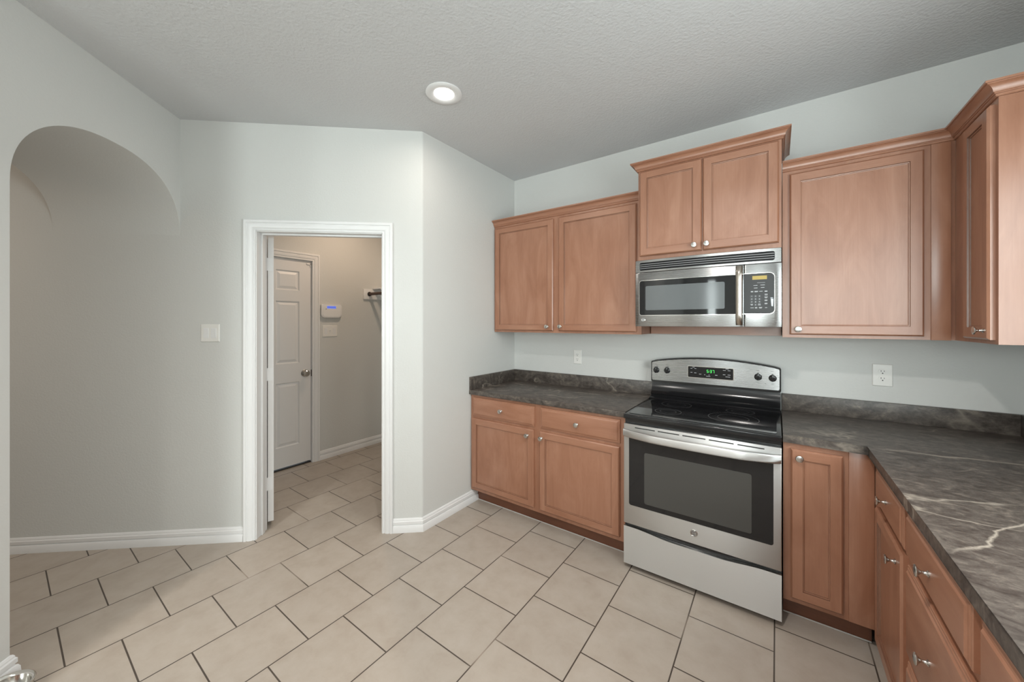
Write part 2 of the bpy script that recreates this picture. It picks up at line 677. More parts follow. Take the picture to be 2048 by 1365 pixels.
# stove wall
bm = bmesh.new()
box(bm, XL - WT, XR + 0.12, YW, YW + 0.12, 0, H)
struct(obj('wall_back', bm, M_WALL, smooth=False))


def wall_with_hole(bm, x0, x1, y0, y1, hx0, hx1, hz0, hz1, top=H):
    box(bm, x0, hx0, y0, y1, 0, top)
    box(bm, hx1, x1, y0, y1, 0, top)
    box(bm, hx0, hx1, y0, y1, hz1, top)
    if hz0 > 0:
        box(bm, hx0, hx1, y0, y1, 0, hz0)


# right wall with the sink window, far behind the view
bm = bmesh.new()
box(bm, XR, XR + 0.12, 1.63, YW, 0, H)
box(bm, XR, XR + 0.12, YB, 0.27, 0, H)
box(bm, XR, XR + 0.12, 0.27, 1.63, 0, 1.10)
box(bm, XR, XR + 0.12, 0.27, 1.63, 2.22, H)
struct(obj('wall_right', bm, M_WALL, smooth=False))
bm = bmesh.new()
wall_with_hole(bm, E1.x - 0.12, -0.6, YB - 0.12, YB, -1.14, -0.76, 0.48, 2.42)
wall_with_hole(bm, -0.6, XR + 0.12, YB - 0.12, YB, 0.10, 0.92, 0.38, 2.42)
struct(obj('wall_rear', bm, M_WALL, smooth=False))
bm = bmesh.new()
box(bm, E1.x - 0.12, E1.x, YB, E1.y + 0.02, 0, H)
struct(obj('wall_side', bm, M_WALL, smooth=False))


# unseen low wall, added to hold rear daylight off the lower cabinets
bm = bmesh.new()
box(bm, -1.25, XR, -0.86, -0.74, 0, 1.06)
box(bm, -1.27, XR, -0.90, -0.70, 1.06, 1.09, 0.006)
struct(obj('wall_light_block', bm, M_WALL, smooth=False))


def window(name, loc, rz, w, h):
    t = frame_empty(name, loc, rz)
    bm = bmesh.new()
    for a in ((-w / 2, -w / 2 + 0.05, 0, h), (w / 2 - 0.05, w / 2, 0, h), (-w / 2, w / 2, 0, 0.05), (-w / 2, w / 2, h - 0.05, h), (-w / 2, w / 2, h / 2 - 0.02, h / 2 + 0.02)):
        box(bm, a[0], a[1], 0.012, 0.050, a[2], a[3])
    obj('window_frame', bm, M_TRIM, t, False)
    bm = bmesh.new()
    box(bm, -w / 2, w / 2, 0.055, 0.06, 0, h)
    obj('pane', bm, M_GLZ, t, False)


window('window_1', (-0.95, YB, 0.48), pi, 0.38, 1.94)
window('window_2', (0.51, YB, 0.38), pi, 0.82, 2.04)
window('window_3', (XR, 0.95, 1.10), -pi / 2, 1.36, 1.12)

# return wall with the rounded outside corner, and a stub of the door wall
STUB = 0.1
r_c = 0.028
bm = bmesh.new()
toA = dD
toB = Vector((0, 1, 0))
half = math.acos(max(-1, min(1, toA.dot(toB)))) / 2
tl = r_c / math.tan(half)
pA = C + toA * tl
pB = C + toB * tl
cen = C + (toA + toB).normalized() * (r_c / sin(half))
arc = []
a0 = math.atan2(pA.y - cen.y, pA.x - cen.x)
a1 = math.atan2(pB.y - cen.y, pB.x - cen.x)
while a1 - a0 > pi:
    a1 -= 2 * pi
while a1 - a0 < -pi:
    a1 += 2 * pi
for k in range(9):
    a = a0 + (a1 - a0) * k / 8
    arc.append((cen.x + r_c * cos(a), cen.y + r_c * sin(a)))
sA = C + dD * STUB
sAb = sA + bD * WT
inner = Vector((XL - WT, 0, 0))
kk = (inner.x - (C + bD * WT).x) / dD.x
inn = C + bD * WT + dD * kk
outl = [(sA.x, sA.y)] + arc + [(XL, YW), (XL - WT, YW), (inn.x, inn.y)]
if kk < STUB:
    outl.append((sAb.x, sAb.y))
prism(bm, outl, lambda p: (p[0], p[1], 0), lambda p: (p[0], p[1], H))
struct(obj('wall_return', bm, M_WALL))

# door wall: local frame rz = 41.3 deg at C, x = -t
TL, TR, DTOP = 1.094, 0.271, 2.070           # opening (between casing inner edges)
WD_ = frame_empty('wall_left', C, AD)
bm = bmesh.new()
x_end = -4.6
rough_l, rough_r, rough_t = -(TL + 0.02), -(TR - 0.02), DTOP + 0.02
box(bm, x_end, rough_l, 0, WT, 0, H)
box(bm, rough_r, -STUB, 0, WT, 0, H)
box(bm, rough_l, rough_r, 0, WT, rough_t, H)
obj('wall_face', bm, M_WALL, WD_, False)

# casing, jamb and stop round the laundry opening
T1 = frame_empty('trim_1', C, AD)
CAS = [(0.0, 0.0), (0.0, -0.009), (0.003, -0.0115), (0.010, -0.0115), (0.012, -0.0085), (0.015, -0.0085), (0.018, -0.0125), (0.026, -0.0165), (0.036, -0.0185),
       (0.044, -0.0190), (0.047, -0.0155), (0.051, -0.0155), (0.054, -0.0215), (0.066, -0.0225), (0.071, -0.0195), (0.072, -0.016), (0.072, 0.0)]


def casing(bm, xl, xr, zt, ysgn=1.0, y0=0.0):
    # travel so that the right-hand side of travel is outwards
    path = [(xr, 0.0), (xr, zt), (xl, zt), (xl, 0.0)]
    sweep(bm, path, [(o, h) for o, h in CAS], lambda a, b, h: (a, y0 + ysgn * h, b))


bm = bmesh.new()
casing(bm, -TL, -TR, DTOP)
obj('casing', bm, M_TRIM, T1, True, 25)
bm = bmesh.new()
jt = 0.018
jl, jr = -TL + 0.005, -TR - 0.005
box(bm, jl - jt, jl, -0.002, WT + 0.002, 0, DTOP)
box(bm, jr, jr + jt, -0.002, WT + 0.002, 0, DTOP)
box(bm, jl - jt, jr + jt, -0.002, WT + 0.002, DTOP - 0.005, DTOP + 0.013)
obj('jamb', bm, M_TRIM, T1, False)
bm = bmesh.new()
for (a, b_, z0, z1) in ((jl, jl + 0.011, 0, DTOP - 0.006), (jr - 0.011, jr, 0, DTOP - 0.006), (jl, jr, DTOP - 0.016, DTOP - 0.005)):
    box(bm, a, b_, 0.048, 0.083, z0, z1, 0.002)
obj('door_stop', bm, M_TRIM, T1, True)

# arch wall: local frame at A0, x = -s (from the camera end to the door wall)
RZA = math.atan2(-dA.y, -dA.x)
SA, SZ, SH = 0.928, 2.03, 0.384


def arch_pts(n=48, ex=2.3):
    out = []
    a = SA / 2
    for k in range(n + 1):
        th = pi * k / n
        cx, cz = cos(th), sin(th)
        x = abs(cx) ** (2 / ex) * (1 if cx > 0 else -1)
        z = abs(cz) ** (2 / ex)
        out.append((-(a + a * x), SZ + SH * z))       # from s = SA to s = 0
    return out


WA = frame_empty('wall_archway', A0, RZA)
bm = bmesh.new()
ap = arch_pts()
outline = [(-SA, 0.0)] + ap + [(0.012, SZ), (0.012, H), (-AEND, H), (-AEND, 0.0)]
SHX, SHY = AT * dD.dot(-dA), AT * dD.dot(bA)
prism(bm, outline, lambda p: (p[0], 0, p[1]), lambda p: (p[0] + SHX, SHY, p[1]))
bmesh.ops.recalc_face_normals(bm, faces=bm.faces)
es = []
for e in bm.edges:
    if len(e.link_faces) == 2:
        v0, v1 = e.verts
        same_y = abs(v0.co.y - v1.co.y) < 1e-6
        if same_y and e.calc_face_angle() > 1.2 and max(v0.co.x, v1.co.x) < 0.005 and min(v0.co.x, v1.co.x) > -SA - 0.005 and max(v0.co.z, v1.co.z) < SZ + SH + 0.01:
            es.append(e)
bmesh.ops.bevel(bm, geom=es, offset=0.018, offset_type='OFFSET', segments=4, profile=0.5, affect='EDGES', clamp_overlap=True)
obj('wall_face', bm, M_WALL, WA, True, 30)

# hall beyond the arch and the laundry room
bm = bmesh.new()
hw = A0 + bA * AT
p1 = A0 + dA * AEND
p2 = p1 + bA * 3.0
pts = [p1 + bA * (AT - 0.0), p2, p2 + dA * 0.12, p1 + bA * AT + dA * 0.12]
prism(bm, [(p.x, p.y) for p in pts], lambda p: (p[0], p[1], 0), lambda p: (p[0], p[1], H))
q1 = A0 + bA * 2.95 - dA * 0.06
q2 = q1 + dA * (AEND + 0.2)
pts = [q1, q2, q2 + bA * 0.12, q1 + bA * 0.12]
prism(bm, [(p.x, p.y) for p in pts], lambda p: (p[0], p[1], 0), lambda p: (p[0], p[1], H))
struct(obj('wall_hall', bm, M_WALL, smooth=False))

LY = 2.90                                    # back of the laundry
DOOR2_R = 1.907
DOOR2_L = DOOR2_R - 0.765
bm = bmesh.new()
ylow = 0.25
box(bm, XB - 0.12, XB, ylow, DOOR2_L - 0.02, 0, H)
box(bm, XB - 0.12, XB, DOOR2_R + 0.02, LY, 0, H)
box(bm, XB - 0.12, XB, DOOR2_L - 0.02, DOOR2_R + 0.02, 2.105, H)
struct(obj('wall_laundry', bm, M_WALL, smooth=False))
bm = bmesh.new()
box(bm, XB - 0.12, XL - WT, LY, LY + 0.12, 0, H)
struct(obj('wall_laundry_back', bm, M_WALL, smooth=False))

# baseboards
BB = [(0.0, 0.0), (0.020, 0.0), (0.020, 0.006), (0.0185, 0.034), (0.014, 0.044), (0.0085, 0.047), (0.0085, 0.050), (0.0135, 0.054), (0.0135, 0.072), (0.009, 0.078), (0.009, 0.083), (0.005, 0.091), (0.0, 0.093)]


def baseboard(name, path, pre=None, post=None):
    bm = bmesh.new()
    sweep(bm, path, BB, lambda a, b, h: (a, b, h), pre, post)
    return struct(obj(name, bm, M_TRIM, None, True, 25))


def xy(v):
    return (v.x, v.y)


# room lies on the right of travel
baseboard('baseboard_left', [xy(C + dD * 3.6), xy(C + dD * (TL + 0.073))])
baseboard('baseboard_return', [xy(C + dD * (TR - 0.073)), xy(C), (XL, 2.312)])
pj = A0 + dA * SA
baseboard('baseboard_archway', [xy(A0 + dA * (AEND - 0.02)), xy(pj), xy(pj + bA * AT)])
baseboard('baseboard_laundry', [(XB, DOOR2_R + 0.075), (XB, LY)])

# ------------------------------------------------------------------ doors
# open door of the laundry: hinge side towards the camera
pin = C + dD * 1.099 + bD * 0.127
D1 = frame_empty('door_1', (pin.x, pin.y, 0), R(160.1))


def panel_door(bm, w, h, t, y0, both=False):
    """six-panel slab: x 0..w, z 0..h, front at y0, back at y0 + t"""
    st, mu = 0.114, 0.10
    pw = (w - 2 * st - mu) / 2
    rows = [(0.20, 0.83), (1.02, 1.64), (1.75, 1.945)]
    cols = [(st, st + pw), (st + pw + mu, w - st)]
    xs = sorted({0, w} | {c for p in cols for c in p})
    zs = sorted({0, h} | {c for p in rows for c in p})

    def face(y, sg):
        for i in range(len(xs) - 1):
            for j in range(len(zs) - 1):
                xa, xb, za, zb = xs[i], xs[i + 1], zs[j], zs[j + 1]
                if (xa, xb) in cols and (za, zb) in rows:
                    prev = None
                    for ins, dy in ((0, 0), (0.007, 0.010), (0.015, 0.0105), (0.038, 0.002)):
                        lp = [bm.verts.new(p) for p in ((xa + ins, y + sg * dy, za + ins), (xb - ins, y + sg * dy, za + ins), (xb - ins, y + sg * dy, zb - ins), (xa + ins, y + sg * dy, zb - ins))]
                        if prev:
                            for k in range(4):
                                m = (k + 1) % 4
                                bm.faces.new((prev[k], prev[m], lp[m], lp[k]))
                        prev = lp
                    bm.faces.new(prev)
                else:
                    bm.faces.new([bm.verts.new(p) for p in ((xa, y, za), (xb, y, za), (xb, y, zb), (xa, y, zb))])
    face(y0, 1)
    face(y0 + t, -1)
    for (xa, xb, za, zb) in ((0, 0, 0, h), (w, w, 0, h), (0, w, 0, 0), (0, w, h, h)):
        if xa == xb:
            q = ((xa, y0, za), (xa, y0 + t, za), (xa, y0 + t, zb), (xa, y0, zb))
        else:
            q = ((xa, y0, za), (xb, y0, za), (xb, y0 + t, za), (xa, y0 + t, za))
        bm.faces.new([bm.verts.new(p) for p in q])
    bmesh.ops.remove_doubles(bm, verts=bm.verts, dist=1e-5)


bm = bmesh.new()
panel_door(bm, 0.80, 2.025, 0.035, 0)
bmesh.ops.translate(bm, verts=bm.verts, vec=(0.006, -0.0465, 0.045))
obj('door_leaf', bm, M_DOORW, D1, True, 20)
for hz in (1.866, 1.087, 0.312):
    bm = bmesh.new()
    for k in range(5):
        lathe(bm, [(0.0075, 0.0), (0.0085, 0.001), (0.0085, 0.017), (0.0075, 0.018)], 'z', (0, 0, hz - 0.046 + k * 0.0184), 12)
    lathe(bm, [(0.005, 0), (0.005, 0.006), (0.0, 0.008)], 'z', (0, 0, hz + 0.046), 10)
    box(bm, 0.0045, 0.0062, -0.040, 0.0, hz - 0.045, hz + 0.045)
    obj('hinge', bm, M_TRIM, D1, True)

# closed six-panel door of the laundry's far wall (local x = world y)
D2 = frame_empty('door_2', (XB, DOOR2_L, 0.0), pi / 2)
w2 = DOOR2_R - DOOR2_L
bm = bmesh.new()
panel_door(bm, w2, 2.06, 0.04, 0)
bmesh.ops.translate(bm, verts=bm.verts, vec=(0, 0.014, 0.027))
obj('door_leaf', bm, M_DOORW, D2, True, 20)
bm = bmesh.new()
lathe(bm, [(0.036, 0), (0.036, -0.004), (0.032, -0.008), (0.013, -0.011), (0.012, -0.030), (0.020, -0.036), (0.030, -0.047), (0.030, -0.056), (0.021, -0.064), (0.0, -0.066)], 'y', (w2 - 0.062, 0.014, 0.935), 24)
obj('door_knob', bm, M_CHROME, D2, True)
bm = bmesh.new()
box(bm, w2 + 0.002, w2 + 0.016, 0.002, 0.024, 0.895, 0.965, 0.002)
obj('strike_plate', bm, plain('aged_bronze', (0.05, 0.035, 0.025), 0.5, 0.6), D2)
bm = bmesh.new()
box(bm, -0.02, w2 + 0.02, 0.02, 0.11, 0.0, 0.012, 0.003)
obj('threshold', bm, plain('dark_threshold', (0.035, 0.03, 0.027), 0.5), D2)
bm = bmesh.new()
box(bm, w2 - 0.045, w2 - 0.004, 0.006, 0.0145, 2.052, 2.066, 0.002)
box(bm, w2 - 0.012, w2 - 0.004, 0.006, 0.0145, 2.030, 2.066, 0.002)
obj('alarm_contact', bm, M_TRIM, D2)
T2 = frame_empty('trim_2', (XB, DOOR2_L, 0.0), pi / 2)
bm = bmesh.new()
casing(bm, -0.006, w2 + 0.006, 2.092)
obj('casing', bm, M_TRIM, T2, True, 25)
bm = bmesh.new()
box(bm, -0.022, -0.004, -0.001, 0.12, 0, 2.09)
box(bm, w2 + 0.004, w2 + 0.022, -0.001, 0.12, 0, 2.09)
box(bm, -0.022, w2 + 0.022, -0.001, 0.12, 2.089, 2.105)
obj('jamb', bm, M_TRIM, T2, False)

# ------------------------------------------------------------------ cabinets
KNOB = [(0.0085, 0.0), (0.0085, -0.003), (0.0065, -0.004), (0.0045, -0.007), (0.0042, -0.013), (0.0055, -0.017), (0.0105, -0.0215),
        (0.0155, -0.0245), (0.0160, -0.0262), (0.0145, -0.0282), (0.0085, -0.0295), (0.0, -0.0298)]
_knob_me = None


def knob(parent, x, z, y=-0.020):
    global _knob_me
    if _knob_me is None:
        bm = bmesh.new()
        lathe(bm, KNOB, 'y', (0, 0, 0), 24)
        bmesh.ops.recalc_face_normals(bm, faces=bm.faces)
        _knob_me = bpy.data.meshes.new('knob')
        bm.to_mesh(_knob_me)
        bm.free()
        o = link('knob', _knob_me, M_CHROME, parent, True, 40)
    else:
        o = bpy.data.objects.new('knob', _knob_me)
        COL.objects.link(o)
        o.parent = parent
    o.location = (x, y, z)
    return o


def cab_door(parent, x0, x1, z0, z1, kn=None, fw=0.046):
    bm = bmesh.new()
    f = -0.020
    o1 = [(0, 0.0), (0.0, -0.013), (0.003, -0.0165), (0.007, f)]
    loops = []
    for ins, y in o1:
        loops.append([bm.verts.new(p) for p in ((x0 + ins, y, z0 + ins), (x1 - ins, y, z0 + ins), (x1 - ins, y, z1 - ins), (x0 + ins, y, z1 - ins))])
    for a, b in zip(loops, loops[1:]):
        for i in range(4):
            j = (i + 1) % 4
            bm.faces.new((a[i], a[j], b[j], b[i]))
    bm.faces.new(loops[0][::-1])
    e = 0.007

    def q(xa, xb, za, zb, mi):
        bm.faces.new([bm.verts.new(p) for p in ((xa, f, za), (xb, f, za), (xb, f, zb), (xa, f, zb))]).material_index = mi
    q(x0 + e, x0 + fw, z0 + e, z1 - e, 0)
    q(x1 - fw, x1 - e, z0 + e, z1 - e, 0)
    q(x0 + fw, x1 - fw, z0 + e, z0 + fw, 1)
    q(x0 + fw, x1 - fw, z1 - fw, z1 - e, 1)
    prev = None
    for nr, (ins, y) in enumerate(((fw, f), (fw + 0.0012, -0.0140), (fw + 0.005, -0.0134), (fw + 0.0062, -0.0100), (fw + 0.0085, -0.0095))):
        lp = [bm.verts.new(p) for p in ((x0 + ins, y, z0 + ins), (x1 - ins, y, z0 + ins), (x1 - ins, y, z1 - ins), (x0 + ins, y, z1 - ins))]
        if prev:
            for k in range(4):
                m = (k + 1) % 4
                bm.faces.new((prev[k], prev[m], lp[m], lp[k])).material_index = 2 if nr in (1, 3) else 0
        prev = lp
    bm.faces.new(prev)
    d = obj('door', bm, [M_WOOD, M_WOODH, M_GROOVE], parent, True, 12, recalc=False)
    d.data.validate()
    if kn:
        knob(d, kn[0], kn[1])
    return d


def cab_drawer(parent, x0, x1, z0, z1, kn=True):
    bm = bmesh.new()
    rings(bm, x0, x1, z0, z1, [(0, 0.0), (0.0, -0.010), (0.002, -0.0125), (0.006, -0.0125), (0.008, -0.0145), (0.013, -0.0155), (0.017, -0.0195), (0.020, -0.020)])
    d = obj('drawer', bm, M_WOODH, parent, True, 12)
    if kn:
        knob(d, (x0 + x1) / 2, (z0 + z1) / 2)
    return d


def body_base(parent, w, d=0.605, h=0.876, toe=0.108, left_stop=0.0):
    bm = bmesh.new()
    box(bm, 0.001, w - 0.001, 0.019, d, toe, h)
    obj('carcass', bm, M_WOOD, parent, False)
    bm = bmesh.new()
    box(bm, 0.0, w, 0.0, 0.019, toe, h)
    obj('face_frame', bm, M_WOOD, parent, False)
    bm = bmesh.new()
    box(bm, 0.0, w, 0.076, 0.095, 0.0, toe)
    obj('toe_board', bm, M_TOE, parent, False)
    bm = bmesh.new()
    box(bm, left_stop, w, 0.070, 0.076, 0.0, 0.006, 0.002, 1)
    obj('caulk_bead', bm, M_CAULK, parent, True)


YF = YW - 0.61           # base face-frame plane
RX0, RX1 = -0.742, 0.020  # range slot

# long base cabinet left of the range
t = thing('base_cabinet', 'long maple base cabinet with two doors and two drawers, left of the range', 'cabinet', (XL + 0.004, YF, 0))
x0 = XL + 0.004
body_base(t, RX0 - 0.004 - x0)
cab_drawer(t, -1.982 - x0, -1.402 - x0, 0.712, 0.857)
cab_drawer(t, -1.352 - x0, -0.782 - x0, 0.712, 0.857)
cab_door(t, -1.990 - x0, -1.406 - x0, 0.136, 0.690, (-1.406 - 0.048 - x0, 0.646))
cab_door(t, -1.357 - x0, -0.785 - x0, 0.136, 0.690, (-1.357 + 0.020 - x0, 0.646))

# narrow base cabinet right of the range
XIN = 0.349
t = thing('base_cabinet', 'narrow maple base cabinet with one tall door, right of the range', 'cabinet', (RX1 + 0.004, YF, 0))
x0 = RX1 + 0.004
body_base(t, XIN - x0)
cab_door(t, 0.053 - x0, 0.243 - x0, 0.132, 0.849, (0.053 + 0.033 - x0, 0.813))
bm = bmesh.new()
box(bm, 0.262 - x0, XIN - 0.003 - x0, -0.006, 0.0, 0.109, 0.875, 0.002)
obj('filler_strip', bm, M_WOOD, t)


# right run: local x runs towards the camera
def run_base(y_far, y_near, label, first=False):
    t = thing('base_cabinet', label, 'cabinet', (XIN, y_far, 0), -pi / 2)
    body_base(t, y_far - y_near - 0.001)
    return t


Y1 = YF - 0.0065
t = run_base(Y1, 1.706, 'maple corner base cabinet with one drawer over one door on the right run')
cab_drawer(t, Y1 - 2.125, Y1 - 1.728, 0.712, 0.857)
cab_door(t, Y1 - 2.130, Y1 - 1.732, 0.136, 0.690, (Y1 - 1.732 - 0.060, 0.636))
t = run_base(1.705, 1.186, 'maple three-drawer base cabinet in the middle of the right run')
for z0, z1 in ((0.712, 0.857), (0.405, 0.688), (0.136, 0.383)):
    cab_drawer(t, 1.705 - 1.684, 1.705 - 1.208, z0, z1)
t = run_base(1.185, 0.60, 'nearest maple base cabinet of the right run, cut by the photo edge')
cab_drawer(t, 1.185 - 1.160, 1.185 - 0.625, 0.712, 0.857)
cab_door(t, 1.185 - 1.160, 1.185 - 0.625, 0.136, 0.690, (0.045, 0.64))

CROWN = [(0.0, 0.0), (0.005, 0.0), (0.0085, 0.003), (0.0085, 0.0085), (0.0125, 0.0095), (0.0125, 0.0135), (0.0160, 0.0145), (0.0168, 0.020), (0.0195, 0.0275),
         (0.0245, 0.0345), (0.031, 0.0390), (0.036, 0.0405), (0.036, 0.0435), (0.042, 0.0440), (0.042, 0.052), (0.0, 0.052)]


def crown(parent, path, z, pre=None, post=None):
    bm = bmesh.new()
    sweep(bm, path, CROWN, lambda a, b, h: (a, b, z + h), pre, post)
    return obj('crown_molding', bm, M_WOODH, parent, True, 22)


def body_wall(parent, w, d, z0, z1):
    bm = bmesh.new()
    box(bm, 0.001, w - 0.001, 0.019, d, z0 + 0.012, z1)
    box(bm, 0.001, 0.017, 0.019, d, z0, z0 + 0.012)
    box(bm, w - 0.017, w - 0.001, 0.019, d, z0, z0 + 0.012)
    obj('carcass', bm, M_WOOD, parent, False)
    bm = bmesh.new()
    box(bm, 0.0, w, 0.0, 0.019, z0, z1)
    obj('face_frame', bm, M_WOOD, parent, False)


YU = YW - 0.305          # wall-cabinet face frames
ZU0, ZU1 = 1.373, 2.288
# two-door wall cabinet on the left
x0 = XL + 0.004
t = thing('wall_cabinet', 'two-door maple wall cabinet in the corner, left of the microwave', 'cabinet', (x0, YU, 0))
wL = RX0 - 0.004 - x0
body_wall(t, wL, 0.303, ZU0, ZU1)
cab_door(t, -1.992 - x0, -1.420 - x0, 1.389, 2.266, (-1.420 - 0.047 - x0, 1.422))
cab_door(t, -1.371 - x0, -0.776 - x0, 1.389, 2.266, (-1.371 + 0.020 - x0, 1.424))
crown(t, [(wL, 0.0), (0.0, 0.0)][::-1], ZU1 - 0.003)

# raised, deeper cabinet over the microwave
YM = YW - 0.386
t = thing('wall_cabinet', 'raised two-door maple cabinet with projecting crown above the microwave', 'cabinet', (RX0, YM, 0))
wM = RX1 - RX0
ZM0, ZM1 = 1.858, 2.447
body_wall(t, wM, 0.384, ZM0, ZM1)
cab_door(t, 0.012, 0.376, 1.886, 2.434, (0.376 - 0.038, 1.919))
cab_door(t, 0.383, 0.750, 1.886, 2.434, (0.383 + 0.022, 1.919))
crown(t, [(0.0, 0.384), (0.0, 0.0), (wM, 0.0), (wM, 0.384)], ZM1 - 0.004)
bm = bmesh.new()                      # valance that shows below the microwave at the wall
box(bm, 0.0, wM, 0.300, 0.318, 1.374, 1.440)
box(bm, 0.0, wM, 0.318, 0.380, 1.374, 1.386)
obj('back_rail', bm, M_WOODH, t, False)

# wall cabinet right of the microwave
XU = 0.660
t = thing('wall_cabinet', 'single-door maple wall cabinet with wide filler, right of the microwave', 'cabinet', (RX1 + 0.004, YU, 0))
x0 = RX1 + 0.004
wR = XU - x0
body_wall(t, wR, 0.303, ZU0, ZU1)
cab_door(t, 0.056 - x0, 0.560 - x0, 1.389, 2.266, (0.056 + 0.036 - x0, 1.419))
bm = bmesh.new()
box(bm, 0.583 - x0, 0.646 - x0, -0.007, 0.0, ZU0 - 0.001, ZU1 - 0.004, 0.0015)
obj('filler_strip', bm, M_WOOD, t)
crown(t, [(0.0, 0.0), (wR - 0.0005, 0.0)], ZU1 - 0.003, None, (wR - 0.0005, -1.0))

# wall cabinet on the right wall, end panel towards the camera
YE = 2.145
t = thing('wall_cabinet', 'maple wall cabinet at the right edge, its end panel facing the room', 'cabinet', (XU, YU - 0.001, 0), -pi / 2)
wE = YU - 0.001 - YE
body_wall(t, wE, XR - XU - 0.002, ZU0, ZU1)
cab_door(t, YU - 2.395, YU - 2.165, 1.389, 2.266, (YU - 2.165 - 0.128 + 0.10, 1.424))
crown(t, [(0.0, 0.0), (wE, 0.0), (wE, XR - XU - 0.002)], ZU1 - 0.003, (0.0, 1.0), None)
bm = bmesh.new()
box(bm, wE, wE + 0.004, 0.0, 0.022, ZU0, ZU1 - 0.004)
rings_prof = [(0, 0.0)]
box(bm, wE, wE + 0.0025, 0.022, XR - XU - 0.002, ZU0, ZU1 - 0.004)
obj('end_panel', bm, M_WOOD, t, False)

# ------------------------------------------------------------------ worktops
def top_with_edge(bm, pts, z0, z1, bev=0.006):
    fs = prism(bm, pts, lambda p: (p[0], p[1], z0), lambda p: (p[0], p[1], z1))
    return fs


CT0, CT1, SP = 0.8765, 0.914, 1.016
YC = YW - 0.635
t = thing('countertop', 'dark stone-patterned countertop in the left corner beside the range', 'countertop', (0, 0, 0))
bm = bmesh.new()
prism(bm, [(XL + 0.002, YW - 0.002), (XL + 0.002, YC), (RX0 - 0.003, YC), (RX0 - 0.003, YW - 0.002)], lambda p: (p[0], p[1], CT0), lambda p: (p[0], p[1], CT1))
bmesh.ops.bevel(bm, geom=[e for e in bm.edges if abs(e.verts[0].co.y - YC) < 1e-6 and abs(e.verts[1].co.y - YC) < 1e-6 and abs(e.verts[0].co.z - e.verts[1].co.z) < 1e-6],
                offset=0.006, segments=3, profile=0.5, affect='EDGES')
obj('worktop', bm, M_COUNTER, t)
bm = bmesh.new()
box(bm, XL + 0.002, RX0 - 0.003, YW - 0.021, YW - 0.002, CT1, SP, 0.002)
box(bm, XL + 0.002, XL + 0.021, YC + 0.002, YW - 0.021, CT1, SP, 0.002)
obj('backsplash', bm, M_COUNTER, t)

XC = 0.324
t = thing('countertop', 'dark stone-patterned L-shaped countertop along the right wall', 'countertop', (0, 0, 0))
bm = bmesh.new()
prism(bm, [(RX1 + 0.003, YW - 0.002), (RX1 + 0.003, YC), (XC, YC), (XC, 0.58), (XR - 0.002, 0.58), (XR - 0.002, YW - 0.002)], lambda p: (p[0], p[1], CT0), lambda p: (p[0], p[1], CT1))
bmesh.ops.bevel(bm, geom=[e for e in bm.edges if abs(e.verts[0].co.z - e.verts[1].co.z) < 1e-6 and
                          (all(abs(v.co.y - YC) < 1e-6 for v in e.verts) or all(abs(v.co.x - XC) < 1e-6 for v in e.verts) or all(abs(v.co.y - 0.58) < 1e-6 for v in e.verts))],
                offset=0.005, segments=3, profile=0.5, affect='EDGES')
obj('worktop', bm, M_COUNTER, t)
bm = bmesh.new()
box(bm, RX1 + 0.003, XR - 0.002, YW - 0.021, YW - 0.002, CT1, SP, 0.002)
box(bm, XR - 0.021, XR - 0.002, 0.58, YW - 0.021, CT1, SP, 0.002)
obj('backsplash', bm, M_COUNTER, t)


# ------------------------------------------------------------------ emblem used on both appliances
def emblem(parent, x, z, y, r):
    bm = bmesh.new()
    lathe(bm, [(r, 0.0), (r, -0.0025), (r * 0.9, -0.0035), (r * 0.84, -0.0026), (0, -0.0026)], 'y', (x, y, z), 32)
    lathe(bm, [(r * 0.80, 0.0), (r * 0.80, -0.0006), (0, -0.0006)], 'y', (x, y - 0.0026, z), 32, 1)
    text_bm(bm, 'GE', r * 1.02, x, z, y - 0.0035, 0.35, 0.0004)
    for k in range(4):                       # swashes round the monogram
        a = pi / 2 * k + 0.5
        pts = []
        for i in range(9):
            b_ = a + i * 0.15
            rr = r * (0.70 - 0.10 * abs(i - 4) / 4)
            pts.append((x + rr * cos(b_), y - 0.0036, z + rr * sin(b_)))
        tube(bm, pts, r * 0.045, 6)
    return obj('emblem', bm, [M_POLISH, M_IRON], parent)


SEG = {'5': 'afgcd', '3': 'abgcd', '7': 'abc'}


def seven_seg(bm, ch, x, z, w, h, y, k=0.0022):
    r = {'a': (x, x + w, z + h - k, z + h), 'd': (x, x + w, z, z + k), 'g': (x, x + w, z + h / 2 - k / 2, z + h / 2 + k / 2),
         'f': (x, x + k, z + h / 2, z + h), 'e': (x, x + k, z, z + h / 2), 'b': (x + w - k, x + w, z + h / 2, z + h), 'c': (x + w - k, x + w, z, z + h / 2)}
    for s in SEG[ch]:
        a = r[s]
        g = 0.0003
        box(bm, a[0] + g, a[1] - g, y - 0.0004, y, a[2] + g, a[3] - g)


# ------------------------------------------------------------------ the range
RW = 0.762
t = thing('kitchen_range', 'freestanding stainless electric range with black glass cooktop', 'range', (RX0, 0, 0))
RB = YW - 0.03            # back
RF = 2.195                # front of the box behind door and drawer
bm = bmesh.new()
box(bm, 0.003, RW - 0.003, RF, RB, 0.03, 0.885)
for fx in (0.04, RW - 0.09):
    for fy in (RF + 0.06, RB - 0.10):
        box(bm, fx, fx + 0.05, fy, fy + 0.05, 0.0, 0.03)
obj('body', bm, M_BLACK, t, False)
